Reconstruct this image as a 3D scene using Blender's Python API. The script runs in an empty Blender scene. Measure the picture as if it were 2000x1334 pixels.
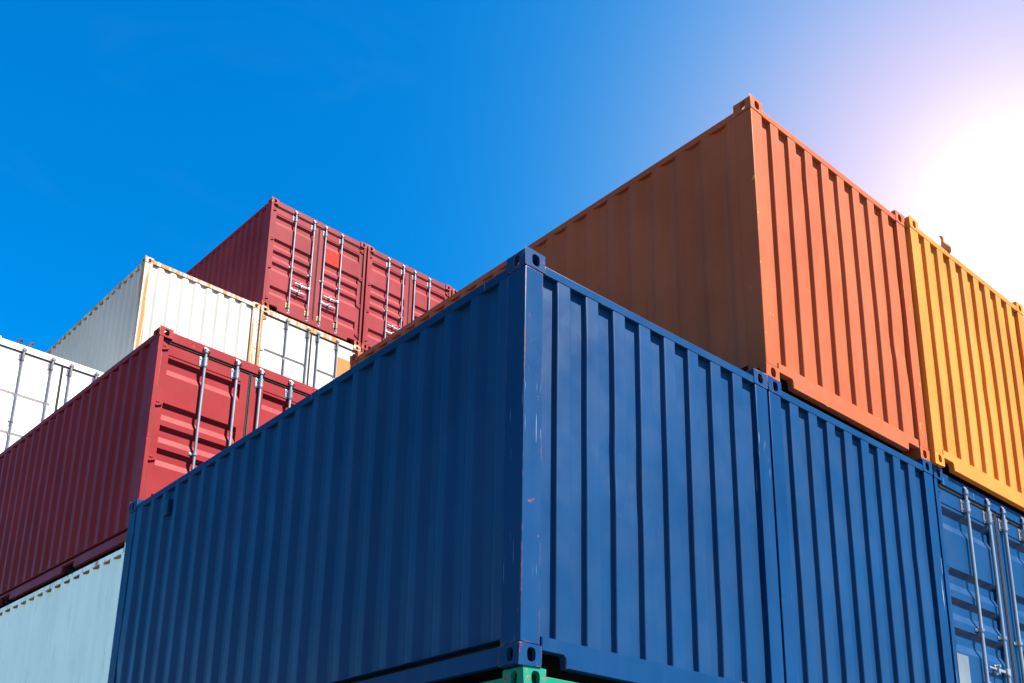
import bpy, bmesh, math, random
from mathutils import Vector, Matrix, noise as mnoise
random.seed(7)
scene = bpy.context.scene
COL = scene.collection
GZ = 2.72            # height of the yard datum: container frame z + GZ = world z

# ------------------------------------------------------------------ camera
F_PX, CX, CY = 2076.578, 1010.318, 1112.124
YAW, PITCH, ROLL = 0.7166815, 0.3018234, 0.0161545
cam_d = bpy.data.cameras.new('camera')
cam = bpy.data.objects.new('camera', cam_d)
COL.objects.link(cam)
fw = Vector((math.sin(YAW) * math.cos(PITCH), math.cos(YAW) * math.cos(PITCH), math.sin(PITCH)))
rt0 = Vector((math.cos(YAW), -math.sin(YAW), 0)); up0 = rt0.cross(fw)
rt = math.cos(ROLL) * rt0 + math.sin(ROLL) * up0
up = -math.sin(ROLL) * rt0 + math.cos(ROLL) * up0
M = Matrix((rt, up, -fw)).transposed().to_4x4()
M.translation = Vector((-3.703250, -4.219482, -1.222943 + GZ))
cam.matrix_world = M
cam_d.sensor_fit = 'HORIZONTAL'
cam_d.sensor_width = 36.0
cam_d.lens = F_PX / 2000 * 36.0
cam_d.shift_x = (1000 - CX) / 2000
cam_d.shift_y = (CY - 667) / 2000
cam_d.clip_start = 0.05
cam_d.clip_end = 3000
scene.camera = cam

# ------------------------------------------------------------------ sky, sun, exposure
SUN_AZ, SUN_EL = math.radians(27), math.radians(55)      # azimuth from -Y towards +X
sun_dir = Vector((math.sin(SUN_AZ) * math.cos(SUN_EL), -math.cos(SUN_AZ) * math.cos(SUN_EL), math.sin(SUN_EL)))
world = bpy.data.worlds.new('World'); scene.world = world
world.use_nodes = True
wt = world.node_tree; wt.nodes.clear()
def wn(t, **k):
    n = wt.nodes.new(t)
    for a, b in k.items(): setattr(n, a, b)
    return n
out = wn('ShaderNodeOutputWorld'); bg = wn('ShaderNodeBackground')
sky = wn('ShaderNodeTexSky', sky_type='NISHITA', sun_disc=False, sun_elevation=SUN_EL,
         sun_rotation=math.pi - SUN_AZ, altitude=0, air_density=1.0, dust_density=0.15, ozone_density=4.0)
hsv = wn('ShaderNodeHueSaturation'); hsv.inputs['Saturation'].default_value = 1.6; hsv.inputs['Value'].default_value = 1.0
wt.links.new(sky.outputs[0], hsv.inputs['Color'])
# bright aureole low in the sky on the right-hand side
gdir = Vector((math.sin(1.217) * math.cos(0.565), math.cos(1.217) * math.cos(0.565), math.sin(0.565)))
tc = wn('ShaderNodeTexCoord')
dot = wn('ShaderNodeVectorMath', operation='DOT_PRODUCT'); dot.inputs[1].default_value = gdir
wt.links.new(tc.outputs['Generated'], dot.inputs[0])
ac = wn('ShaderNodeMath', operation='ARCCOSINE'); wt.links.new(dot.outputs['Value'], ac.inputs[0])
def gauss(sig, amp):
    d = wn('ShaderNodeMath', operation='DIVIDE'); wt.links.new(ac.outputs[0], d.inputs[0]); d.inputs[1].default_value = sig
    p = wn('ShaderNodeMath', operation='POWER'); wt.links.new(d.outputs[0], p.inputs[0]); p.inputs[1].default_value = 2
    m = wn('ShaderNodeMath', operation='MULTIPLY'); wt.links.new(p.outputs[0], m.inputs[0]); m.inputs[1].default_value = -1
    e = wn('ShaderNodeMath', operation='EXPONENT'); wt.links.new(m.outputs[0], e.inputs[0])
    a = wn('ShaderNodeMath', operation='MULTIPLY'); wt.links.new(e.outputs[0], a.inputs[0]); a.inputs[1].default_value = amp
    return a.outputs[0]
GLOW = [(0.213, 4.4, (1, 0, 0)), (0.263, 2.0, (0, 1, 0)), (0.26, 0.5, (0, 0, 1)), (0.085, 2.2, (0.4, 1.0, 0.6))]
last = hsv.outputs[0]
for sig, amp, c in GLOW:
    s = wn('ShaderNodeVectorMath', operation='SCALE'); s.inputs[0].default_value = c
    wt.links.new(gauss(sig, amp), s.inputs['Scale'])
    ad = wn('ShaderNodeVectorMath', operation='ADD')
    wt.links.new(last, ad.inputs[0]); wt.links.new(s.outputs[0], ad.inputs[1]); last = ad.outputs[0]
cm = wn('ShaderNodeMapping'); cm.inputs['Scale'].default_value = (2.0, 2.0, 7.0); wt.links.new(tc.outputs['Generated'], cm.inputs[0])
cn = wn('ShaderNodeTexNoise'); cn.inputs['Scale'].default_value = 2.6; cn.inputs['Detail'].default_value = 6; cn.inputs['Distortion'].default_value = 0.8
wt.links.new(cm.outputs[0], cn.inputs[0])
cr = wn('ShaderNodeMapRange', interpolation_type='SMOOTHSTEP')
for k_, v_ in ((1, 0.50), (2, 0.80), (3, 0.0), (4, 0.015)): cr.inputs[k_].default_value = v_
wt.links.new(cn.outputs[0], cr.inputs[0])
cx_ = wn('ShaderNodeMix', data_type='RGBA'); wt.links.new(cr.outputs[0], cx_.inputs[0]); wt.links.new(last, cx_.inputs[6]); cx_.inputs[7].default_value = (2.2, 2.8, 3.4, 1)
last = cx_.outputs[2]
wt.links.new(last, bg.inputs['Color'])
bg.inputs['Strength'].default_value = 0.0655
wt.links.new(bg.outputs[0], out.inputs[0])

sl = bpy.data.lights.new('sun', 'SUN'); sl.energy = 5.0; sl.angle = math.radians(0.53); sl.color = (1.0, 0.955, 0.88)
so = bpy.data.objects.new('sun', sl); COL.objects.link(so)
so.rotation_euler = sun_dir.to_track_quat('Z', 'Y').to_euler(); so.location = (20, -40, 60)

vs = scene.view_settings
vs.view_transform = 'Standard'; vs.look = 'None'; vs.exposure = 2.0; vs.gamma = 1.0; vs.use_curve_mapping = False
scene.cycles.max_bounces = 8

# ------------------------------------------------------------------ materials
def paint(name, col, rough=0.42, var=0.10, streak=0.12, edge=0.0, rust=0.0, rcol=(0.28, 0.085, 0.022), streak_rust=0.0,
          bump=0.25, scratch=0.0, rscale=9.0, edge_r=0.009, metallic=0.0, spec=0.06, fade=None, drip=(0.26, 0.115, 0.02)):
    m = bpy.data.materials.new(name); m.use_nodes = True
    t = m.node_tree; t.nodes.clear()
    def N(ty, **k):
        n = t.nodes.new(ty)
        for a, b in k.items(): setattr(n, a, b)
        return n
    L = t.links.new
    o = N('ShaderNodeOutputMaterial'); p = N('ShaderNodeBsdfPrincipled'); L(p.outputs[0], o.inputs[0])
    co = N('ShaderNodeTexCoord'); oi = N('ShaderNodeObjectInfo')
    off = N('ShaderNodeVectorMath', operation='SCALE'); off.inputs[0].default_value = (37.0, 53.0, 11.0)
    L(oi.outputs['Random'], off.inputs['Scale'])
    P = N('ShaderNodeVectorMath', operation='ADD'); L(co.outputs['Object'], P.inputs[0]); L(off.outputs[0], P.inputs[1])
    def noise(scale, detail=3, stretch=None, rotx=None, dist=0.0, rough_=0.55):
        n = N('ShaderNodeTexNoise'); n.inputs['Scale'].default_value = scale; n.inputs['Detail'].default_value = detail
        n.inputs['Distortion'].default_value = dist; n.inputs['Roughness'].default_value = rough_
        if stretch or rotx:
            mp = N('ShaderNodeMapping')
            if stretch: mp.inputs['Scale'].default_value = stretch
            if rotx: mp.inputs['Rotation'].default_value = rotx
            L(P.outputs[0], mp.inputs[0]); L(mp.outputs[0], n.inputs[0])
        else: L(P.outputs[0], n.inputs[0])
        return n.outputs[0]
    def ramp(v, a, b, lo=0.0, hi=1.0):
        r = N('ShaderNodeMapRange', interpolation_type='SMOOTHSTEP')
        r.inputs[1].default_value = a; r.inputs[2].default_value = b; r.inputs[3].default_value = lo; r.inputs[4].default_value = hi
        L(v, r.inputs[0]); return r.outputs[0]
    def mix(f, a, b):
        x = N('ShaderNodeMix', data_type='RGBA')
        if isinstance(f, float): x.inputs[0].default_value = f
        else: L(f, x.inputs[0])
        for i, c in ((6, a), (7, b)):
            if isinstance(c, tuple): x.inputs[i].default_value = (*c, 1)
            else: L(c, x.inputs[i])
        return x.outputs[2]
    def mul(a, b):
        x = N('ShaderNodeMath', operation='MULTIPLY')
        for i, c in ((0, a), (1, b)):
            if isinstance(c, (int, float)): x.inputs[i].default_value = c
            else: L(c, x.inputs[i])
        return x.outputs[0]
    def mx(a, b):
        x = N('ShaderNodeMath', operation='MAXIMUM'); L(a, x.inputs[0]); L(b, x.inputs[1]); return x.outputs[0]
    dark = tuple(c * (1 - var) for c in col); lite = tuple(min(1, c * (1 + var) + 0.01 * var) for c in col)
    c = mix(ramp(noise(0.9, 4), 0.3, 0.7), dark, lite)
    f2 = fade or tuple(0.80 * x + 0.03 for x in col)
    c = mix(ramp(noise(1.0, 4, (7, 7, 0.35)), 0.48, 0.72, 0.0, streak), c, f2)              # chalky vertical streaks
    c = mix(ramp(noise(1.0, 5, (16, 16, 1.2)), 0.58, 0.75, 0.0, streak * 0.9), c, tuple(x * 0.55 for x in col))  # grime runs
    c = mix(ramp(noise(95, 2), 0.70, 0.78, 0.0, 0.35 * min(1, streak * 5)), c, tuple(x * 0.6 for x in col))       # specks
    mask = None
    if edge > 0:
        bv = N('ShaderNodeBevel', samples=4); bv.inputs[0].default_value = edge_r
        ge = N('ShaderNodeNewGeometry'); d = N('ShaderNodeVectorMath', operation='DOT_PRODUCT')
        L(bv.outputs[0], d.inputs[0]); L(ge.outputs['Normal'], d.inputs[1])
        e = ramp(d.outputs['Value'], 0.985, 0.80)
        nz = ramp(noise(14, 5, (1, 1, 0.22)), 0.66 - 0.14 * edge, 0.70 - 0.12 * edge)
        mask = mul(e, nz)
    if rust > 0:
        r = ramp(noise(rscale, 6, None, None, 0.4, 0.65), 0.66 - 0.22 * rust, 0.74 - 0.18 * rust)
        mask = r if mask is None else mx(mask, r)
    if streak_rust > 0:
        s1 = ramp(noise(1.0, 4, (11, 11, 0.5)), 0.60 - 0.18 * streak_rust, 0.78 - 0.20 * streak_rust, 0, 0.92)
        c = mix(s1, c, drip)
        sp = ramp(noise(26, 5, (1, 1, 0.7)), 0.66 - 0.05 * streak_rust, 0.70 - 0.05 * streak_rust)
        mask = sp if mask is None else mx(mask, sp)
    rg = ramp(noise(3.0, 4), 0.3, 0.7, rough - 0.05, rough + 0.07)
    if scratch > 0:
        s = ramp(noise(1.0, 2, (150, 150, 2.2), (0, 0.10, 0)), 0.70, 0.735)
        reg = ramp(noise(1.6, 2), 0.52, 0.60)
        c = mix(mul(mul(s, reg), scratch), c, tuple(min(1, 0.45 + x) for x in col))
    if mask is not None:
        rc = mix(ramp(noise(22, 4), 0.35, 0.65), tuple(x * 0.55 for x in rcol), tuple(min(1, x * 1.6) for x in rcol))
        c = mix(mask, c, rc)
        a = N('ShaderNodeMix', data_type='FLOAT'); L(mask, a.inputs[0]); L(rg, a.inputs[2]); a.inputs[3].default_value = 0.85
        rg = a.outputs[0]
    L(c, p.inputs['Base Color']); L(rg, p.inputs['Roughness'])
    p.inputs['Metallic'].default_value = metallic
    p.inputs['Specular IOR Level'].default_value = spec
    if bump > 0:
        b1 = N('ShaderNodeBump'); b1.inputs['Strength'].default_value = bump; b1.inputs['Distance'].default_value = 0.035
        L(noise(2.2, 2, (1, 1, 0.5)), b1.inputs['Height'])
        b2 = N('ShaderNodeBump'); b2.inputs['Strength'].default_value = bump * 0.35; b2.inputs['Distance'].default_value = 0.0012
        L(noise(240, 2), b2.inputs['Height']); L(b1.outputs[0], b2.inputs['Normal'])
        L(b2.outputs[0], p.inputs['Normal'])
    return m

RUST = (0.30, 0.085, 0.02)
def family(key, col, **kw):
    base = dict(kw)
    d = {}
    d['body'] = paint(key + '_paint', col, **{k: v for k, v in base.items() if k in ('rough', 'var', 'streak', 'streak_rust', 'fade', 'bump', 'spec')})
    d['frame'] = paint(key + '_frame_paint', col, edge=base.get('edge', 0.35), rust=base.get('frust', 0.02), rcol=base.get('rcol', RUST),
                       streak=base.get('streak', 0.12), scratch=base.get('scratch', 0), edge_r=base.get('edge_r', 0.009), streak_rust=base.get('fstreak', 0), bump=0.12, rough=base.get('rough', 0.42))
    d['post'] = d['frame']
    d['casting'] = paint(key + '_casting_paint', base.get('ccol', col), edge=base.get('cedge', 0.7), rust=base.get('crust', 0.25), rcol=base.get('rcol', RUST),
                         streak=0.2, bump=0.25, rough=0.5, rscale=14, streak_rust=base.get('cstreak', 0))
    return d
FAM = {}
FAM.update({
    'blue':   family('blue', (0.0027, 0.0298, 0.091), rough=0.40, spec=0.16, streak=0.12, edge=0.12, scratch=0.9, rcol=(0.17, 0.052, 0.022), frust=0.0, crust=0.12),
    'orange': family('orange', (0.300, 0.071, 0.027), rough=0.5, var=0.13, streak=0.28, fade=(0.28, 0.092, 0.050), edge=0.25, crust=0.12, rcol=(0.55, 0.27, 0.06)),
    'yellow': family('yellow', (0.47, 0.152, 0.024), rough=0.5, var=0.12, streak=0.28, fade=(0.44, 0.20, 0.06), edge=0.3, crust=0.15, rcol=(0.55, 0.22, 0.03)),
    'maroon': family('maroon', (0.185, 0.0165, 0.018), rough=0.42, streak=0.10, edge=0.6, crust=0.22, frust=0.04, rcol=(0.42, 0.13, 0.04)),
    'dustymaroon': family('dustymaroon', (0.165, 0.020, 0.023), rough=0.45, var=0.14, streak=0.16, edge=0.6, crust=0.5, frust=0.10, rcol=(0.30, 0.09, 0.025)),
    'rustmaroon': family('rustmaroon', (0.19, 0.024, 0.023), rough=0.45, streak=0.14, edge=0.8, crust=0.62, frust=0.2, rcol=(0.38, 0.12, 0.03)),
    'white':  family('white', (0.38, 0.37, 0.33), rough=0.5, var=0.05, streak=0.25, edge=0.9, fade=(0.33, 0.36, 0.35), crust=1.05, frust=0.26,
                     rcol=(0.34, 0.105, 0.015), fstreak=0.95, cstreak=0.6),
    'cleanwhite': family('cleanwhite', (0.62, 0.61, 0.57), rough=0.5, var=0.04, streak=0.12, edge=0.7, fade=(0.5, 0.5, 0.46), crust=0.55, frust=0.08,
                     rcol=(0.45, 0.18, 0.04), fstreak=0.25),
    'pale':   family('pale', (0.82, 0.93, 0.79), rough=0.5, var=0.06, streak=0.40, edge=0.8, fade=(0.66, 0.78, 0.72), crust=0.8, frust=0.10,
                     rcol=(0.30, 0.11, 0.03), fstreak=0.35),
    'wornblue': family('wornblue', (0.0027, 0.0298, 0.091), rough=0.40, spec=0.16, streak=0.12, edge=1.25, cedge=1.3, scratch=0.55, rcol=(0.19, 0.058, 0.026), crust=0.22, edge_r=0.016),
    'green':  family('green', (0.006, 0.155, 0.10), rough=0.45, streak=0.15, edge=0.9, crust=0.5, rcol=(0.20, 0.06, 0.02)),
})
FAM['wornblue']['frame'] = FAM['blue']['frame']
GALV = paint('galvanised_steel', (0.25, 0.265, 0.28), rough=0.36, var=0.12, streak=0.15, metallic=0.55, bump=0.1, rust=0.05)
ZINC = paint('yellow_zinc_steel', (0.25, 0.21, 0.11), rough=0.45, var=0.2, streak=0.2, metallic=0.4, bump=0.1, rust=0.3, rscale=30)
GREYBAR = paint('grey_painted_steel', (0.15, 0.155, 0.165), rough=0.45, var=0.15, streak=0.2, bump=0.1, rust=0.12, rscale=22, edge=0.5)
RUBBER = paint('grey_rubber_seal', (0.055, 0.048, 0.042), rough=0.7, var=0.2, streak=0.3, bump=0.1)
LIPSHADE = paint('rusty_rail_shade', (0.16, 0.105, 0.06), rough=0.8, var=0.4, streak=0.4, bump=0.2)  # rust brown that doubles as painted shade below the top rail
PLYWOOD = paint('dark_underside', (0.020, 0.019, 0.017), rough=0.8, var=0.3, streak=0.2, bump=0.2)
RED = paint('bright_red_paint', (0.40, 0.011, 0.004), rough=0.42, var=0.05, streak=0.08, bump=0.1)
ORANGEPATCH = paint('orange_sticker', (0.45, 0.125, 0.035), rough=0.45, var=0.05, streak=0.1, bump=0.1)
PLATE = paint('brushed_plate', (0.19, 0.205, 0.21), rough=0.4, var=0.25, streak=0.35, metallic=0.5, bump=0.35)
CONCRETE = paint('concrete_yard', (0.115, 0.105, 0.09), rough=0.85, var=0.2, streak=0.2, bump=0.5, fade=(0.10, 0.095, 0.085))
PIGEON = paint('pigeon_plumage', (0.028, 0.022, 0.027), rough=0.6, var=0.5, streak=0.5, bump=0.2, fade=(0.09, 0.075, 0.065))
PIGEONPALE = paint('pale_plumage', (0.36, 0.20, 0.08), rough=0.6, var=0.3, streak=0.4, bump=0.2)
BEAK = paint('bird_beak', (0.12, 0.07, 0.05), rough=0.5, var=0.1, streak=0.1, bump=0.0)

# ------------------------------------------------------------------ mesh helpers
def box(bm, x0, x1, y0, y1, z0, z1, bev=0.0):
    vs_ = [bm.verts.new((x, y, z)) for x in (x0, x1) for y in (y0, y1) for z in (z0, z1)]
    q = [(0, 1, 3, 2), (4, 6, 7, 5), (0, 4, 5, 1), (2, 3, 7, 6), (0, 2, 6, 4), (1, 5, 7, 3)]
    fs = [bm.faces.new([vs_[i] for i in f]) for f in q]
    if bev > 0:
        es = {e for f in fs for e in f.edges}
        bmesh.ops.bevel(bm, geom=list(es), offset=bev, segments=2, affect='EDGES', profile=0.5)
def cyl(bm, p0, p1, r, n=16, r2=None):
    p0, p1 = Vector(p0), Vector(p1); d = (p1 - p0).normalized()
    a = d.orthogonal().normalized(); b = d.cross(a)
    r2 = r if r2 is None else r2
    A = [bm.verts.new(p0 + r * (math.cos(2 * math.pi * k / n) * a + math.sin(2 * math.pi * k / n) * b)) for k in range(n)]
    B = [bm.verts.new(p1 + r2 * (math.cos(2 * math.pi * k / n) * a + math.sin(2 * math.pi * k / n) * b)) for k in range(n)]
    for k in range(n):
        bm.faces.new((A[k], A[(k + 1) % n], B[(k + 1) % n], B[k]))
    bm.faces.new(A[::-1]); bm.faces.new(B)
def prism(bm, pts, fn0, fn1):
    """polygon pts (CCW list of 2-tuples) mapped to 3D by fn0 / fn1 and joined into a solid"""
    A = [bm.verts.new(fn0(p)) for p in pts]; B = [bm.verts.new(fn1(p)) for p in pts]
    n = len(pts)
    bm.faces.new(A); bm.faces.new(B[::-1])
    for k in range(n): bm.faces.new((A[k], B[k], B[(k + 1) % n], A[(k + 1) % n]))
def finish(bm, name, smooth=35, recalc=True):
    if recalc: bmesh.ops.recalc_face_normals(bm, faces=bm.faces[:])
    me = bpy.data.meshes.new(name); bm.to_mesh(me); bm.free()
    me.set_sharp_from_angle(angle=math.radians(smooth))
    for p in me.polygons: p.use_smooth = max(abs(c) for c in p.normal) < 0.996
    me.materials.append(None)
    return me
CACHE = {}
def cached(key, name, builder, smooth=35, recalc=True):
    if key not in CACHE:
        bm = bmesh.new(); builder(bm); CACHE[key] = finish(bm, name, smooth, recalc)
    return CACHE[key]
def put(name, me, mat, parent=None, label=None):
    o = bpy.data.objects.new(name, me); COL.objects.link(o)
    o.material_slots[0].link = 'OBJECT'; o.material_slots[0].material = mat
    if parent: o.parent = parent
    if label: o['label'] = label
    return o

W, LEN, H = 2.438, 6.058, 2.591
CW, CL, CH = 0.162, 0.178, 0.118

# ---- corner casting: hollow steel block, oval holes in its three outer faces (near-left-bottom orientation, then mirrored)
def oval(w, h, n=24, pw=2.8):
    return [(w / 2 * math.copysign(abs(math.cos(a)) ** (2 / pw), math.cos(a)), h / 2 * math.copysign(abs(math.sin(a)) ** (2 / pw), math.sin(a)))
            for a in [2 * math.pi * (k + 0.5) / n for k in range(n)]]
def casting(bm, sx, sy, sz):
    def mp(p):
        x, y, z = p
        return (x if sx == 0 else W - x, y if sy == 0 else LEN - y, z if sz == 0 else H - z)
    T = 0.028
    tmp = bmesh.new()
    D = (CW, CL, CH)
    inn0 = (T, T, T); inn1 = (CW - 0.012, CL - 0.012, CH - 0.012)
    def faceset(ax, hole):      # face at coordinate 0 on axis ax, with a hole
        i, j = [k for k in range(3) if k != ax]
        n = 24
        hc = (hole[2], hole[3])
        def pt(a, b, d):
            p = [0, 0, 0]; p[i] = a; p[j] = b; p[ax] = d; return tmp.verts.new(p)
        ho = [(hc[0] + a, hc[1] + b) for a, b in oval(hole[0], hole[1])]
        def ringface(x0, x1, y0, y1, d):
            C_ = [pt(x1, y1, d), pt(x0, y1, d), pt(x0, y0, d), pt(x1, y0, d)]; Hv = [pt(a, b, d) for a, b in ho]
            for q in range(4):
                for k in range(q * 6, q * 6 + 5): tmp.faces.new((C_[q], Hv[k], Hv[k + 1]))
                tmp.faces.new((C_[q], Hv[q * 6 + 5], Hv[(q * 6 + 6) % n], C_[(q + 1) % 4]))
            return Hv
        HO = ringface(0, D[i], 0, D[j], 0); HI = ringface(inn0[i], inn1[i], inn0[j], inn1[j], T)
        for k in range(n):
            l = (k + 1) % n
            tmp.faces.new((HO[k], HO[l], HI[l], HI[k]))
    faceset(0, (0.053, 0.079, CL / 2 - 0.006, CH / 2))
    faceset(1, (0.063, 0.080, CW / 2 + 0.004, CH / 2))
    faceset(2, (0.0635, 0.116, CW / 2, CL / 2))
    for ax in range(3):
        i, j = [k for k in range(3) if k != ax]
        for d, a0, a1, b0, b1 in ((D[ax], 0, D[i], 0, D[j]), (inn1[ax], inn0[i], inn1[i], inn0[j], inn1[j])):
            vv = []
            for a, b in ((a0, b0), (a1, b0), (a1, b1), (a0, b1)):
                p = [0, 0, 0]; p[i] = a; p[j] = b; p[ax] = d; vv.append(tmp.verts.new(p))
            tmp.faces.new(vv)
    bmesh.ops.remove_doubles(tmp, verts=tmp.verts[:], dist=1e-5)
    # round the three outer edges
    def onp(v): return {a for a in range(3) if abs(v.co[a]) < 1e-6}
    es = [e for e in tmp.edges if len(onp(e.verts[0]) & onp(e.verts[1])) == 2]
    bmesh.ops.bevel(tmp, geom=es, offset=0.009, segments=3, affect='EDGES', profile=0.5)
    for v in tmp.verts: v.co = mp(v.co)
    me = bpy.data.meshes.new('t'); tmp.to_mesh(me); tmp.free(); bm.from_mesh(me); bpy.data.meshes.remove(me)

# ---- corrugated sheets
def fillet(pts, r=0.007, n=3):
    outp = [pts[0]]
    for a, b, c in zip(pts, pts[1:], pts[2:]):
        a, b, c = Vector(a), Vector(b), Vector(c)
        d1 = (a - b); d2 = (c - b)
        rr = min(r, d1.length * 0.45, d2.length * 0.45)
        p, q = b + d1.normalized() * rr, b + d2.normalized() * rr
        for k in range(n + 1):
            t_ = k / n; outp.append(tuple((1 - t_) ** 2 * p + 2 * t_ * (1 - t_) * b + t_ ** 2 * q))
    outp.append(pts[-1]); return outp
def sheet(bm, prof, z0, z1, fn, flip=False, nz=1, seed=None):
    def dent(s, z):
        if seed is None: return 0.0
        e = min(1.0, (z - z0) / 0.25, (z1 - z) / 0.25, max(0.0, (s - 0.15) / 0.2))
        a = mnoise.noise(Vector((s * 0.9, z * 0.6, seed * 7.3))) * 0.006 + mnoise.noise(Vector((s * 3.1, z * 1.7, seed * 3.1 + 40))) * 0.0028
        b = mnoise.noise(Vector((s * 1.6, z * 1.6, seed * 5.7 + 90)))
        return max(0.0, e) * (a + 0.011 * max(0.0, b - 0.35) / 0.4)
    rows = [[bm.verts.new(fn(s, d + dent(s, z0 + (z1 - z0) * k / nz), z0 + (z1 - z0) * k / nz)) for s, d in prof] for k in range(nz + 1)]
    for r0, r1 in zip(rows, rows[1:]):
        for k in range(len(prof) - 1):
            q = (r0[k], r0[k + 1], r1[k + 1], r1[k])
            bm.faces.new(q[::-1] if flip else q)
def end_profile(soft=False):
    p = [(0.146, 0.043)]
    fl, sh = (0.045, 0.020) if soft else (0.011, 0.0)
    for k in range(8):
        a = 0.273 + 0.25 * k + sh; b = 0.273 + 0.25 * k + 0.113 - sh
        p += [(a - fl, 0.043), (a, 0.006), (b, 0.006), (b + fl, 0.043)]
    p.append((W - 0.146, 0.043)); return fillet(p, 0.009)
def side_profile(pitch=0.278, depth=0.036, outer=0.072, flank=0.068, d0=0.009):
    p = []; s = 0.172
    inner = pitch - outer - 2 * flank
    p.append((s, d0)); s += 0.08
    while s + 2 * flank + inner + 0.05 < LEN - 0.172:
        p += [(s, d0), (s + flank, d0 + depth), (s + flank + inner, d0 + depth), (s + 2 * flank + inner, d0)]
        s += pitch
    p.append((LEN - 0.172, d0)); return fillet(p, 0.008)

DOOR_V = 0.045
def door_mesh(bm, u0, u1, pl, pr, rows, z0=0.17, z1=2.43, depth=0.036, sl=0.046, seam=2.285):
    v = DOOR_V
    zr = []
    for zt, h in rows:
        zr += [(zt, v), (zt - sl if h > 2 * sl else zt - h * 0.4, v + depth), (zt - h + 0.078 if h > 2 * sl else zt - h * 0.6, v + depth), (zt - h, v)]
    def quad(a, b, c, d): bm.faces.new([bm.verts.new(x) for x in (a, b, c, d)])
    # frame strips left / right of the pressed panel
    for a, b in ((u0, pl), (pr, u1)): quad((a, v, z0), (b, v, z0), (b, v, z1), (a, v, z1))
    prof = [(z1, v)]
    if seam: prof += [(seam + 0.004, v), (seam, v + 0.008), (seam - 0.005, v + 0.008), (seam - 0.009, v)]
    prof += zr + [(z0, v)]
    if not seam: pass
    for (za, va), (zb, vb) in zip(prof, prof[1:]):
        quad((pl, vb, zb), (pr, vb, zb), (pr, va, za), (pl, va, za))
    k = 0
    caps = ([[(seam + 0.004, v), (seam, v + 0.008), (seam - 0.005, v + 0.008), (seam - 0.009, v)]] if seam else []) + [zr[i:i + 4] for i in range(0, len(zr), 4)]
    for q4 in caps:
        quad(*[(pl, b, a) for a, b in q4]); quad(*[(pr, b, a) for a, b in q4[::-1]])
    e = 0.05
    quad((u0, v, z0), (u0, v, z1), (u0, v + e, z1), (u0, v + e, z0)); quad((u1, v, z1), (u1, v, z0), (u1, v + e, z0), (u1, v + e, z1))
    quad((u0, v, z1), (u1, v, z1), (u1, v + e, z1), (u0, v + e, z1)); quad((u0, v, z0), (u0, v + e, z0), (u1, v + e, z0), (u1, v, z0))
    quad((u0, v + e, z0), (u0, v + e, z1), (u1, v + e, z1), (u1, v + e, z0))
    bmesh.ops.remove_doubles(bm, verts=bm.verts[:], dist=1e-5)
    for f in bm.faces:
        f.normal_update()
        if abs(f.normal.y) > 0.1 and (f.normal.y > 0) != (f.calc_center_median().y > v + e - 1e-4): f.normal_flip()

ROWS = [(2.25, 0.215), (1.68, 0.212), (1.40, 0.212), (1.12, 0.212), (0.56, 0.212)]
WROWS = [(1.69, 0.10), (0.98, 0.10), (0.42, 0.10)]
BARS = (0.600, 1.035, 1.355, 1.785)
BV = 0.014          # bar axis depth

def bar_mesh(bm, u):
    cyl(bm, (u, BV, 0.10), (u, BV, 2.50), 0.0172, 16)
    for z, s in ((2.47, 1), (0.13, -1)):      # cam heads
        cyl(bm, (u, BV, z), (u, BV, z + s * 0.022), 0.027, 16)
        cyl(bm, (u, BV, z + s * 0.022), (u, BV, z + s * 0.045), 0.020, 16)
        box(bm, u - 0.034, u + 0.020, BV - 0.010, BV + 0.016, min(z + s * 0.045, z + s * 0.068), max(z + s * 0.045, z + s * 0.068), 0.004)
        box(bm, u + 0.004, u + 0.034, BV - 0.014, BV + 0.012, min(z + s * 0.030, z + s * 0.050), max(z + s * 0.030, z + s * 0.050), 0.004)
def bracket_mesh(bm, u, zc, h, plate):
    y = DOOR_V - 0.001
    box(bm, u - plate, u - 0.016, y - 0.007, y, zc - h, zc + h, 0.002)
    box(bm, u - 0.026, u + 0.026, BV - 0.002, y, zc - h * 0.92, zc + h * 0.92, 0.003)
    cyl(bm, (u, BV, zc - h * 0.92), (u, BV, zc + h * 0.92), 0.0262, 20)
    cyl(bm, (u, BV, zc - h * 1.08), (u, BV, zc - h * 0.92), 0.0235, 20)
    for dz in (-0.6, 0.6) if h > 0.03 else (0,):
        cyl(bm, (u - plate * 0.72, y - 0.006, zc + dz * h), (u - plate * 0.72, y - 0.014, zc + dz * h), 0.0085, 8)
        if h > 0.03: cyl(bm, (u + 0.012, BV - 0.024, zc + dz * h), (u + 0.012, BV - 0.030, zc + dz * h), 0.006, 8)
def keeper_mesh(bm, u, z, s):
    for a, b in ((-0.040, -0.029), (0.036, 0.047)):
        box(bm, u + a, u + b, 0.000, 0.030, z - 0.018 - s * 0.012, z + 0.018 - s * 0.012, 0.003)
    box(bm, u - 0.042, u + 0.049, 0.016, 0.031, z - 0.030, z + 0.026, 0.003)

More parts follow.
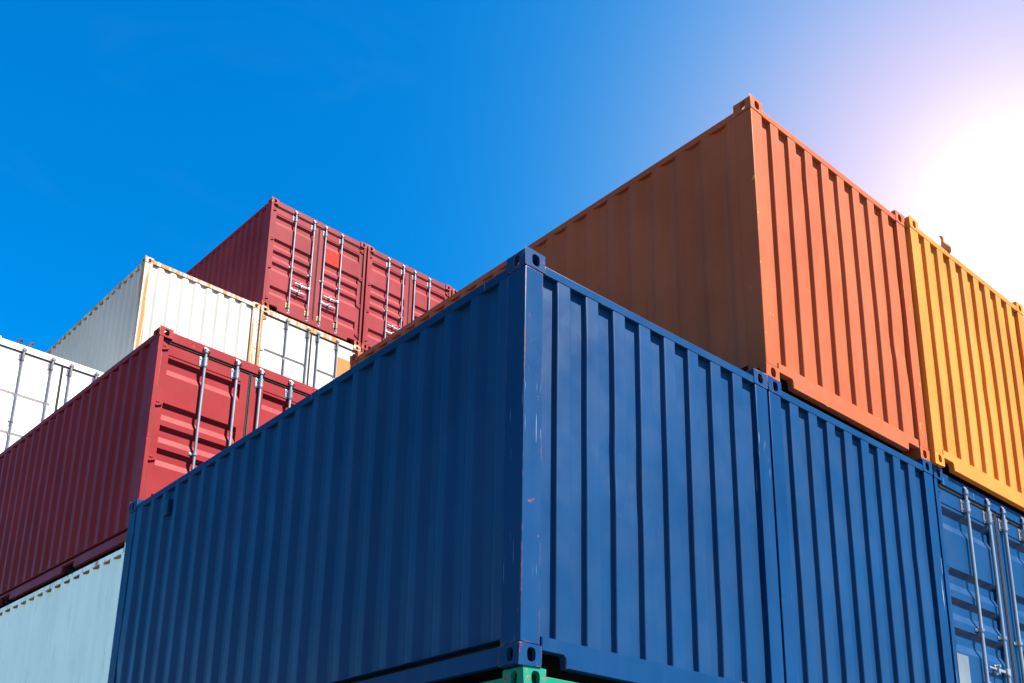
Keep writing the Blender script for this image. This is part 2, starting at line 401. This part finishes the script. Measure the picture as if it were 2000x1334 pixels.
def handle_mesh(bm, u, z, s):
    # flat lever hinged on the bar, lying along the door, with the catch that holds it
    box(bm, min(u, u + s * 0.05), max(u, u + s * 0.05), BV - 0.022, BV + 0.020, z - 0.028, z + 0.028, 0.006)
    cyl(bm, (u, BV, z - 0.036), (u, BV, z + 0.036), 0.024, 16)
    a, b = sorted((u + s * 0.04, u + s * 0.24))
    box(bm, a, b, BV - 0.006, BV + 0.006, z - 0.014, z + 0.014, 0.004)
    a, b = sorted((u + s * 0.235, u + s * 0.37))
    box(bm, a, b, BV - 0.010, BV + 0.004, z - 0.009, z + 0.009, 0.004)
    c = u + s * 0.205
    box(bm, c - 0.028, c + 0.028, BV + 0.008, DOOR_V + 0.002, z - 0.045, z + 0.045, 0.004)
    cyl(bm, (c, BV + 0.01, z + 0.03), (c, BV - 0.03, z + 0.03), 0.012, 12)
    box(bm, c - 0.014, c + 0.014, BV - 0.020, BV - 0.008, z - 0.04, z + 0.036, 0.004)
def hinge_mesh(bm, side, z):
    f = (lambda x: x) if side == 0 else (lambda x: W - x)
    cyl(bm, (f(0.046), 0.022, z - 0.055), (f(0.046), 0.022, z + 0.055), 0.0165, 12)
    pts = [(0.050, -0.050), (0.085, -0.050), (0.150, -0.022), (0.150, 0.012), (0.085, 0.045), (0.050, 0.045)]
    if side: pts = pts[::-1]
    prism(bm, pts, lambda p: (f(p[0]), 0.026, z + p[1]), lambda p: (f(p[0]), DOOR_V + 0.001, z + p[1]))
    a, b = sorted((f(0.070), f(0.112)))
    box(bm, a, b, 0.020, 0.027, z - 0.008, z + 0.008, 0.002)
def gasket_mesh(bm, u0, u1, side):
    v0, v1 = 0.038, 0.085
    g = 0.021
    a0, a1 = (u0 - g, u1 + g)
    box(bm, a0, a1, v0 - 0.004, v1, 2.432, 2.4555, 0.003)         # head seal
    box(bm, a0, a1, v0, v1, 0.147, 0.1695, 0.003)
    box(bm, a0, u0 - 0.0005, v0 + 0.004, v1, 0.170, 2.4315, 0.003)
    box(bm, u1 + 0.0005, a1, v0 + 0.004, v1, 0.170, 2.4315, 0.003)
    cyl(bm, (a0, v0 - 0.004, 2.449), (a1, v0 - 0.004, 2.449), 0.005, 8)     # bead of the lip seal
    c0 = (u1 + g * 0.55) if side == 0 else (u0 - g * 0.55)
    cyl(bm, (c0, v0 + 0.002, 0.17), (c0, v0 + 0.002, 2.436), 0.007, 8)

def sill_poly(top, lo=0.020, c0=0.166, cut=0.350, ctop=0.094):
    return [(c0, ctop), (cut - 0.012, ctop), (cut, ctop - 0.016), (cut + 0.006, lo), (W - cut - 0.006, lo), (W - cut, ctop - 0.016), (W - cut + 0.012, ctop), (W - c0, ctop),
            (W - c0, top), (c0, top)]

NSEED = 0
def container(name, loc, yaw, fam, label, front='wall', body=None, rail='low', bars=BARS, bar_mat=None, low_mat=None, rows=ROWS, seam=2.285, header=(2.456, 2.574),
              pockets=False, rustfam=None, group=None, simple=False, vent=False, soft=False):
    f = FAM[fam]; rf = FAM[rustfam] if rustfam else f
    t = bpy.data.objects.new(name, None); COL.objects.link(t)
    t.empty_display_size = 0.5
    global NSEED
    NSEED += 1; sd = NSEED
    t.location = (loc[0], loc[1], loc[2] + GZ); t.rotation_euler = (0, 0, yaw)
    t['label'] = label; t['category'] = 'container'
    if group: t['group'] = group
    body = f['body']; fr = f['frame']; ca = rf['casting']
    for sx in (0, 1):
        for sy in (0, 1):
            for sz in (0, 1):
                put('corner_casting', cached(('cast', sx, sy, sz), 'corner_casting', lambda bm: casting(bm, sx, sy, sz), 40), ca, t)
            def post(bm, sx=sx, sy=sy):
                w = 0.150 if (sy == 1 or front == 'wall') else 0.056
                x0, x1 = (0.003, w) if sx == 0 else (W - w, W - 0.003)
                y0, y1 = (0.003, 0.172) if sy == 0 else (LEN - 0.172, LEN - 0.003)
                box(bm, x0, x1, y0, y1, CH + 0.003, H - CH - 0.004, 0.006)
            put('corner_post', cached(('post', sx, sy, front), 'corner_post', post, 40), f['post'] if (sx, sy) == (0, 0) else fr, t)
    # side walls
    for sx in (0, 1):
        fn = (lambda s, d, z: (d, s, z)) if sx == 0 else (lambda s, d, z: (W - d, s, z))
        put('side_wall', cached(('side', sx, sd), 'side_wall', lambda bm: sheet(bm, side_profile(), 0.166, 2.470, fn, flip=(sx == 0), nz=16 if sd else 1, seed=sd), 50, False), body, t)
        def rail_(bm):
            a, b = (0.006, 0.066) if sx == 0 else (W - 0.066, W - 0.006)
            z0, z1 = {'low': (2.467, 2.527), 'mid': (2.480, 2.548), 'high': (2.472, 2.532)}[rail]
            box(bm, a, b, CL + 0.001, LEN - CL - 0.001, z0, z1, 0.004)
        put('top_rail', cached(('trail', sx, rail), 'top_rail', rail_, 40), fr, t)
        def brail(bm):
            a, b = (0.010, 0.055) if sx == 0 else (W - 0.055, W - 0.010)
            segs = [(CL + 0.001, LEN - CL - 0.001)]
            if pockets:
                segs = [(CL + 0.001, 1.64), (1.99, 3.74), (4.09, LEN - CL - 0.001)]
                for y0, y1 in ((1.64, 1.99), (3.74, 4.09)): box(bm, a, b, y0 + 0.001, y1 - 0.001, 0.094, 0.119, 0.003)
            for y0, y1 in segs: box(bm, a, b, y0, y1, 0.012, 0.120, 0.003)
            fa, fb = (0.0075, 0.078) if sx == 0 else (W - 0.078, W - 0.0075)
            box(bm, fa, fb, CL + 0.001, LEN - CL - 0.001, 0.159, 0.1655)
        put('bottom_rail', cached(('brail', sx, pockets), 'bottom_rail', brail, 40), fr, t)
    # ends
    for sy in (0, 1):
        wall = front == 'wall' or sy == 1
        Y = (lambda y: y) if sy == 0 else (lambda y: LEN - y)
        if wall:
            def ew(bm):
                sheet(bm, end_profile(soft), 0.170, 2.470, lambda s, d, z: (s, Y(d), z), flip=(sy == 1), nz=16 if sd else 1, seed=sd)
            put('end_wall', cached(('end', sy, soft, sd), 'end_wall', ew, 50, False), body, t)
            def er(bm):
                z0, z1 = {'low': (2.467, 2.527), 'mid': (2.476, 2.552), 'high': (2.490, 2.570)}[rail]
                a, b = sorted((Y(0.003), Y(0.063)))
                box(bm, CW + 0.001, W - CW - 0.001, a, b, z0, z1, 0.004)
                if rail == 'high': box(bm, CW - 0.010, W - CW + 0.010, *sorted((Y(0.045), Y(0.060))), 2.462, 2.492)
            put('top_rail', cached(('erail', sy, rail), 'top_rail', er, 40), fr, t)
        else:
            def hd(bm):
                box(bm, CW + 0.001, W - CW - 0.001, 0.020, 0.072, header[0], header[1], 0.005)
                box(bm, 0.060, W - 0.060, 0.088, 0.120, 2.40, header[0] + 0.01)
            put('door_header', cached(('header', header), 'door_header', hd, 40), fr, t)
        top = 0.176 if wall else 0.146
        def sill(bm):
            prism(bm, sill_poly(top), lambda p: (p[0], Y(0.005), p[1]), lambda p: (p[0], Y(0.060), p[1]))
            bmesh.ops.recalc_face_normals(bm, faces=bm.faces[:])
            bmesh.ops.bevel(bm, geom=[e for e in bm.edges if abs(e.verts[0].co.y - e.verts[1].co.y) < 1e-6], offset=0.004, segments=2, affect='EDGES')
        put('bottom_rail', cached(('sill', sy, wall), 'bottom_rail', sill, 40), fr, t)
    if fam in ('white', 'cleanwhite', 'pale'):       # rust-brown strip added to paint the scalloped shadow in the troughs under the rail
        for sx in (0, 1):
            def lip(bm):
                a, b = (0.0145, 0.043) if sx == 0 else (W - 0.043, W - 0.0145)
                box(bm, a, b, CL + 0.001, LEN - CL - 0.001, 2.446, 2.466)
            put('rail_shade_strip', cached(('lip', sx), 'rail_shade_strip', lip), LIPSHADE, t)
    put('roof', cached('roof', 'roof', lambda bm: box(bm, 0.067, W - 0.067, 0.065, LEN - 0.065, 2.500, 2.534)), body, t)
    def floor(bm):
        box(bm, 0.083, W - 0.083, 0.125, LEN - 0.065, 0.125, 0.200)
        for k in range(20): box(bm, 0.062, W - 0.062, 0.24 + 0.29 * k, 0.29 + 0.29 * k, 0.030, 0.124)
    put('floor', cached('floor', 'floor', floor), PLYWOOD, t)
    if vent:
        def vm(bm):
            box(bm, 0.004, 0.045, 5.095, 5.185, 2.215, 2.375, 0.004)
            for k in range(5): box(bm, 0.000, 0.006, 5.102, 5.178, 2.226 + 0.028 * k, 2.240 + 0.028 * k)
        put('vent', cached('vent', 'vent', vm), body, t)
    if front == 'door':
        bm_ = bar_mat or GALV; lm_ = low_mat or bm_
        spans = ((0.080, 1.196, 0.157, 1.098), (1.242, 2.358, 1.408, 2.281))
        for side, (u0, u1, pl, pr) in enumerate(spans):
            dk = ('door', side, tuple(rows), seam)
            d = put('door', cached(dk, 'door', lambda bm: door_mesh(bm, u0, u1, pl, pr, rows, seam=seam), 25, False), body, t)
            t['door%d' % side] = d.name
            put('gasket', cached(('gasket', side), 'gasket', lambda bm: gasket_mesh(bm, u0, u1, side)), RUBBER, d)
            for z in (2.375, 1.665, 0.985, 0.26):
                put('hinge', cached(('hinge', side, z), 'hinge', lambda bm: hinge_mesh(bm, side, z), 40), fr, d)
            for j in (0, 1):
                u = bars[side * 2 + j]
                put('locking_bar', cached(('bar', u), 'locking_bar', lambda bm: bar_mesh(bm, u), 40), bm_, d)
                for zc, h, pp, mt in ((2.350, 0.062, 0.062, bm_), (1.160, 0.016, 0.060, bm_), (0.245, 0.062, 0.062, lm_)):
                    put('bar_bracket', cached(('br', u, zc), 'bar_bracket', lambda bm: bracket_mesh(bm, u, zc, h, pp), 40), mt, d)
                for z in (2.515, 0.085):
                    put('cam_keeper', cached(('kp', u, z), 'cam_keeper', lambda bm: keeper_mesh(bm, u, z, 1 if z > 1 else -1), 40), fr, d)
                inner = (side == 0 and j == 1) or (side == 1 and j == 1)
                z, s = (0.835, -1) if inner else (0.655, 1)
                put('bar_handle', cached(('hd', u, z, s), 'bar_handle', lambda bm: handle_mesh(bm, u, z, s), 40), bm_, d)
    return t
def door_of(t, side): return bpy.data.objects[t['door%d' % side]]
def patch(t, side, name, x0, x1, z0, z1, mat, label, thick=0.003, v=DOOR_V):
    bm = bmesh.new(); box(bm, x0, x1, v - thick, v - 0.0005, z0, z1)
    return put(name, finish(bm, name), mat, door_of(t, side), label)

# ------------------------------------------------------------------ ground
def ground():
    bm = bmesh.new()
    ys = [-400, -60, -20, 0, 6.3, 6.75, 13, 20, 60, 600]
    zs = [0.114, 0.114, 0.114, 0.114, 0.114, 0.0, 0.0, 0.05, 0.05, 0.05]
    xs = [-500, -60, -10, 0, 10, 60, 500]
    g = [[bm.verts.new((x, y, z)) for x in xs] for y, z in zip(ys, zs)]
    for a, b in zip(g, g[1:]):
        for k in range(len(xs) - 1): bm.faces.new((a[k], a[k + 1], b[k + 1], b[k]))
    o = put('ground', finish(bm, 'ground', recalc=False), CONCRETE)
    o['kind'] = 'structure'
    return o
ground()

# ------------------------------------------------------------------ the stacks
GRP = 'shipping containers stacked in the yard'
def rowpt(o, yaw, du, dz): return (o[0] + du * math.cos(yaw), o[1] + du * math.sin(yaw), o[2] + dz)

A = container('shipping_container', (0, 0, 0), 0, 'wornblue', 'dark blue container with corrugated end, standing out at the front corner on the green one', group=GRP, vent='dark')
B = container('shipping_container', (2.456, 0, 0), 0, 'blue', 'blue corrugated-end container directly under the orange one', group=GRP)
Cc = container('shipping_container', (4.940, 0.010, 0), 0, 'blue', 'blue container with doors and silver locking bars, under the yellow one', front='door', group=GRP)
D = container('shipping_container', (2.460, 0.012, 2.597), 0, 'orange', 'orange-brown container on top of a blue one, next to the yellow one', group=GRP)
Ee = container('shipping_container', (4.918, -0.032, 2.597), 0, 'yellow', 'yellow container on the blue container with doors, under the bright sky glow', group=GRP)
G0 = container('shipping_container', (0.040, 0.008, -2.597), 0, 'green', 'turquoise green container with rusty corner, beneath the front blue container', rail='mid', group=GRP)
container('shipping_container', (2.500, 0.0, -2.597), 0, 'green', 'turquoise green container in the ground row beneath the orange stack', group=GRP)
container('shipping_container', (4.960, 0.0, -2.597), 0, 'pale', 'pale container in the ground row beneath the blue doors', group=GRP)

F_O, F_Y = (0.333677, 6.767046, 2.480469), 0.046811
Fc = container('shipping_container', F_O, F_Y, 'maroon', 'red container with doors and silver locking bars, on the pale blue one', front='door', rail='mid', pockets=True, group=GRP,
               bars=(0.597, 1.020, 1.350, 1.775))
Gp = container('shipping_container', (F_O[0] - 0.005, F_O[1] + 0.02, F_O[2] - 2.597), F_Y, 'pale', 'pale blue weathered container under the red container with doors', rail='low', group=GRP)

K_O, K_Y = (4.861480, 13.671033, 10.288614), 0.033245
PIT = 2.468
Kc = container('shipping_container', K_O, K_Y, 'dustymaroon', 'maroon container with a bright red patch on its right door, on white doors', front='door', rail='mid', group=GRP,
               low_mat=ZINC, bars=(0.612, 1.070, 1.370, 1.795), rustfam='rustmaroon')
Lc = container('shipping_container', rowpt(K_O, K_Y, PIT + 0.012, 0), K_Y, 'dustymaroon', 'maroon container with plain doors, right beside the one with the red patch', front='door', rail='mid', group=GRP,
               low_mat=ZINC, bars=(0.600, 1.020, 1.350, 1.790), rustfam='rustmaroon')
Mc = container('shipping_container', rowpt(K_O, K_Y, 2 * PIT + 0.02, -0.03), K_Y, 'rustmaroon', 'container showing only a rusty top corner behind the orange side wall', front='door', rail='mid', group=GRP,
               rustfam='rustmaroon')
Jc = container('shipping_container', rowpt(K_O, K_Y, 0.005, -2.595), K_Y, 'white', 'white container with doors and an orange patch, under the maroon doors', front='door', rail='high', group=GRP,
               bar_mat=GREYBAR, rows=WROWS, seam=2.29, header=(2.4565, 2.572), bars=(0.622, 1.135, 1.380, 1.860))
Ic = container('shipping_container', rowpt(K_O, K_Y, -PIT, -2.595), K_Y, 'white', 'white container with corrugated end and rusty orange corner posts', rail='high', soft=True, group=GRP)
Hc = container('shipping_container', rowpt(K_O, K_Y, -2 * PIT + 0.09, -5.190), K_Y, 'cleanwhite', 'white container with doors, two dark pigeons on its top edge', front='door', rail='high', group=GRP,
               bar_mat=GREYBAR, rows=WROWS, seam=2.29, header=(2.4565, 2.572), bars=(0.555, 1.040, 1.360, 1.800))

# the containers that carry the rear stacks, out of sight behind the front rows: one mesh each
def plain(bm):
    for sx in (0, 1):
        fn = (lambda s_, d, z: (d, s_, z)) if sx == 0 else (lambda s_, d, z: (W - d, s_, z))
        sheet(bm, side_profile(), 0.166, 2.470, fn, flip=(sx == 0))
        for sy in (0, 1):
            x0, x1 = (0.003, 0.150) if sx == 0 else (W - 0.150, W - 0.003)
            y0, y1 = (0.003, 0.172) if sy == 0 else (LEN - 0.172, LEN - 0.003)
            box(bm, x0, x1, y0, y1, CH + 0.003, H - CH - 0.004, 0.006)
            for sz in (0, 1): casting(bm, sx, sy, sz)
        a, b = (0.006, 0.066) if sx == 0 else (W - 0.066, W - 0.006)
        box(bm, a, b, CL + 0.001, LEN - CL - 0.001, 2.467, 2.527, 0.004)
        box(bm, a + 0.004, b - 0.004, CL + 0.001, LEN - CL - 0.001, 0.012, 0.158, 0.003)
    for sy in (0, 1):
        Y = (lambda y: y) if sy == 0 else (lambda y: LEN - y)
        sheet(bm, end_profile(), 0.170, 2.470, lambda s_, d, z: (s_, Y(d), z), flip=(sy == 1))
        box(bm, CW + 0.001, W - CW - 0.001, *sorted((Y(0.003), Y(0.063))), 2.467, 2.527, 0.004)
        box(bm, CW + 0.001, W - CW - 0.001, *sorted((Y(0.005), Y(0.060))), 0.020, 0.176, 0.004)
    box(bm, 0.067, W - 0.067, 0.065, LEN - 0.065, 2.500, 2.534)
    box(bm, 0.083, W - 0.083, 0.125, LEN - 0.125, 0.125, 0.160)
PLAIN = cached('plain', 'plain_container', plain, 40, False)
k_ = 0
for du, levels in ((-2 * PIT + 0.09, 3), (-PIT, 4), (0.005, 4), (PIT + 0.012, 5), (2 * PIT + 0.02, 5)):
    for lv in range(levels):
        fam_ = ('blue', 'maroon', 'orange')[(k_ * 2 + lv) % 3]; k_ += 1
        p_ = rowpt(K_O, K_Y, du, -2.594 * (5 - lv))
        o = put('shipping_container', PLAIN, FAM[fam_]['body'])
        o.location = (p_[0], p_[1], p_[2] + GZ); o.rotation_euler = (0, 0, K_Y)
        o['label'] = 'container low in the rear stack, hidden behind the front rows'
        o['category'] = 'container'; o['group'] = 'hidden containers carrying the rear stack'
patch(Kc, 1, 'painted_patch', 1.445, 1.785, 1.688, 2.030, RED, 'bright red painted patch between two locking bars')
patch(Jc, 1, 'painted_patch', 1.905, 2.260, 1.702, 2.165, ORANGEPATCH, 'orange patch on the white door')
patch(Cc, 0, 'data_plate', 0.140, 0.345, 0.575, 0.885, PLATE, 'plain metal plate at the foot of the left door', thick=0.005)

# ------------------------------------------------------------------ birds
def ring(c, d, a, b, n=12):
    d = Vector(d).normalized(); s = Vector((0, 1, 0)); u = d.cross(s).normalized()
    return [Vector(c) + a * math.cos(2 * math.pi * k / n) * s + b * math.sin(2 * math.pi * k / n) * u for k in range(n)]
def bird(name, loc, yaw, mat, label, spine, wing=True, scale=1.0, fat=1.0):
    t = bpy.data.objects.new(name, None); COL.objects.link(t)
    t.location = loc; t.rotation_euler = (0, 0, yaw); t.scale = (scale,) * 3
    t['label'] = label; t['category'] = 'bird'; t['group'] = 'birds perched on the container tops'
    bm = bmesh.new(); prev = None
    for k, (x, z, a, b) in enumerate(spine):
        p0 = spine[max(0, k - 1)]; p1 = spine[min(len(spine) - 1, k + 1)]
        r = [bm.verts.new(v) for v in ring((x, 0, z), (p1[0] - p0[0], 0, p1[1] - p0[1]), a, b)]
        if prev:
            for q in range(12): bm.faces.new((prev[q], prev[(q + 1) % 12], r[(q + 1) % 12], r[q]))
        else: bm.faces.new(r[::-1])
        prev = r
    bm.faces.new(prev)
    for y in (-0.025, 0.025):
        cyl(bm, (0.0, y, 0.0), (-0.005, y, 0.075), 0.005, 8)
        for dx, dy in ((0.035, 0.0), (0.028, 0.016), (0.028, -0.016), (-0.02, 0)): cyl(bm, (0, y, 0.003), (dx, y + dy, 0.003), 0.003, 8)
    put('body', finish(bm, 'bird_body', 80), mat, t)
    hx, hz = spine[-1][0], spine[-1][1]; px, pz = spine[-2][0], spine[-2][1]
    d = Vector((hx - px, 0, hz - pz)).normalized()
    bm = bmesh.new(); cyl(bm, (hx - d.x * 0.004, 0, hz - d.z * 0.004), (hx + d.x * 0.026, 0, hz + d.z * 0.026), 0.008, 8, 0.0015)
    put('beak', finish(bm, 'bird_beak'), BEAK, t)
    if not wing: return t
    bm = bmesh.new()
    for s in (-1, 1):
        pts = [(-0.15, 0.085), (-0.10, 0.070), (-0.02, 0.075), (0.045, 0.105), (0.05, 0.135), (0.0, 0.148), (-0.08, 0.130)]
        prism(bm, pts if s > 0 else pts[::-1], lambda p: (p[0], s * 0.048, p[1]), lambda p: (p[0], s * 0.060, p[1]))
    put('wing', finish(bm, 'bird_wing'), mat, t)
    return t
# tail -> body -> breast -> neck -> head, head bent down to the beak
PECK = [(-0.17, 0.050, 0.012, 0.004), (-0.12, 0.070, 0.026, 0.012), (-0.08, 0.088, 0.046, 0.036), (-0.02, 0.105, 0.058, 0.050), (0.030, 0.130, 0.050, 0.046),
        (0.052, 0.165, 0.036, 0.036), (0.060, 0.205, 0.027, 0.028), (0.078, 0.240, 0.025, 0.025), (0.105, 0.246, 0.022, 0.022), (0.124, 0.226, 0.012, 0.012)]
LOOK = [(-0.070, 0.010, 0.030, 0.020), (-0.045, 0.060, 0.072, 0.055), (-0.015, 0.105, 0.074, 0.062), (0.012, 0.150, 0.050, 0.046), (0.022, 0.190, 0.028, 0.028),
        (0.024, 0.235, 0.023, 0.024), (0.032, 0.272, 0.026, 0.027), (0.050, 0.290, 0.020, 0.020), (0.066, 0.292, 0.009, 0.009)]
def on_top(o, yaw, u, v, z): return (o[0] + u * math.cos(yaw) - v * math.sin(yaw), o[1] + u * math.sin(yaw) + v * math.cos(yaw), o[2] + z + GZ)
HO = tuple(x for x in (Hc.location.x, Hc.location.y, Hc.location.z - GZ))
bird('pigeon', on_top(HO, K_Y, 0.455, 0.27, 2.534), K_Y, PIGEON, 'dark pigeon on the white container edge, nearer the rusty corner of the two', PECK)
bird('pigeon', on_top(HO, K_Y, 0.635, 0.26, 2.534), K_Y, PIGEON, 'dark pigeon with pale breast on the white container edge, farther from the corner', PECK)
EO = (4.918, -0.032, 2.597)
bird('pigeon', on_top(EO, 0, 0.755, 0.030, 2.527), math.radians(150), PIGEONPALE, 'pale bird with raised head on the yellow container top edge', LOOK, wing=False, scale=0.66)
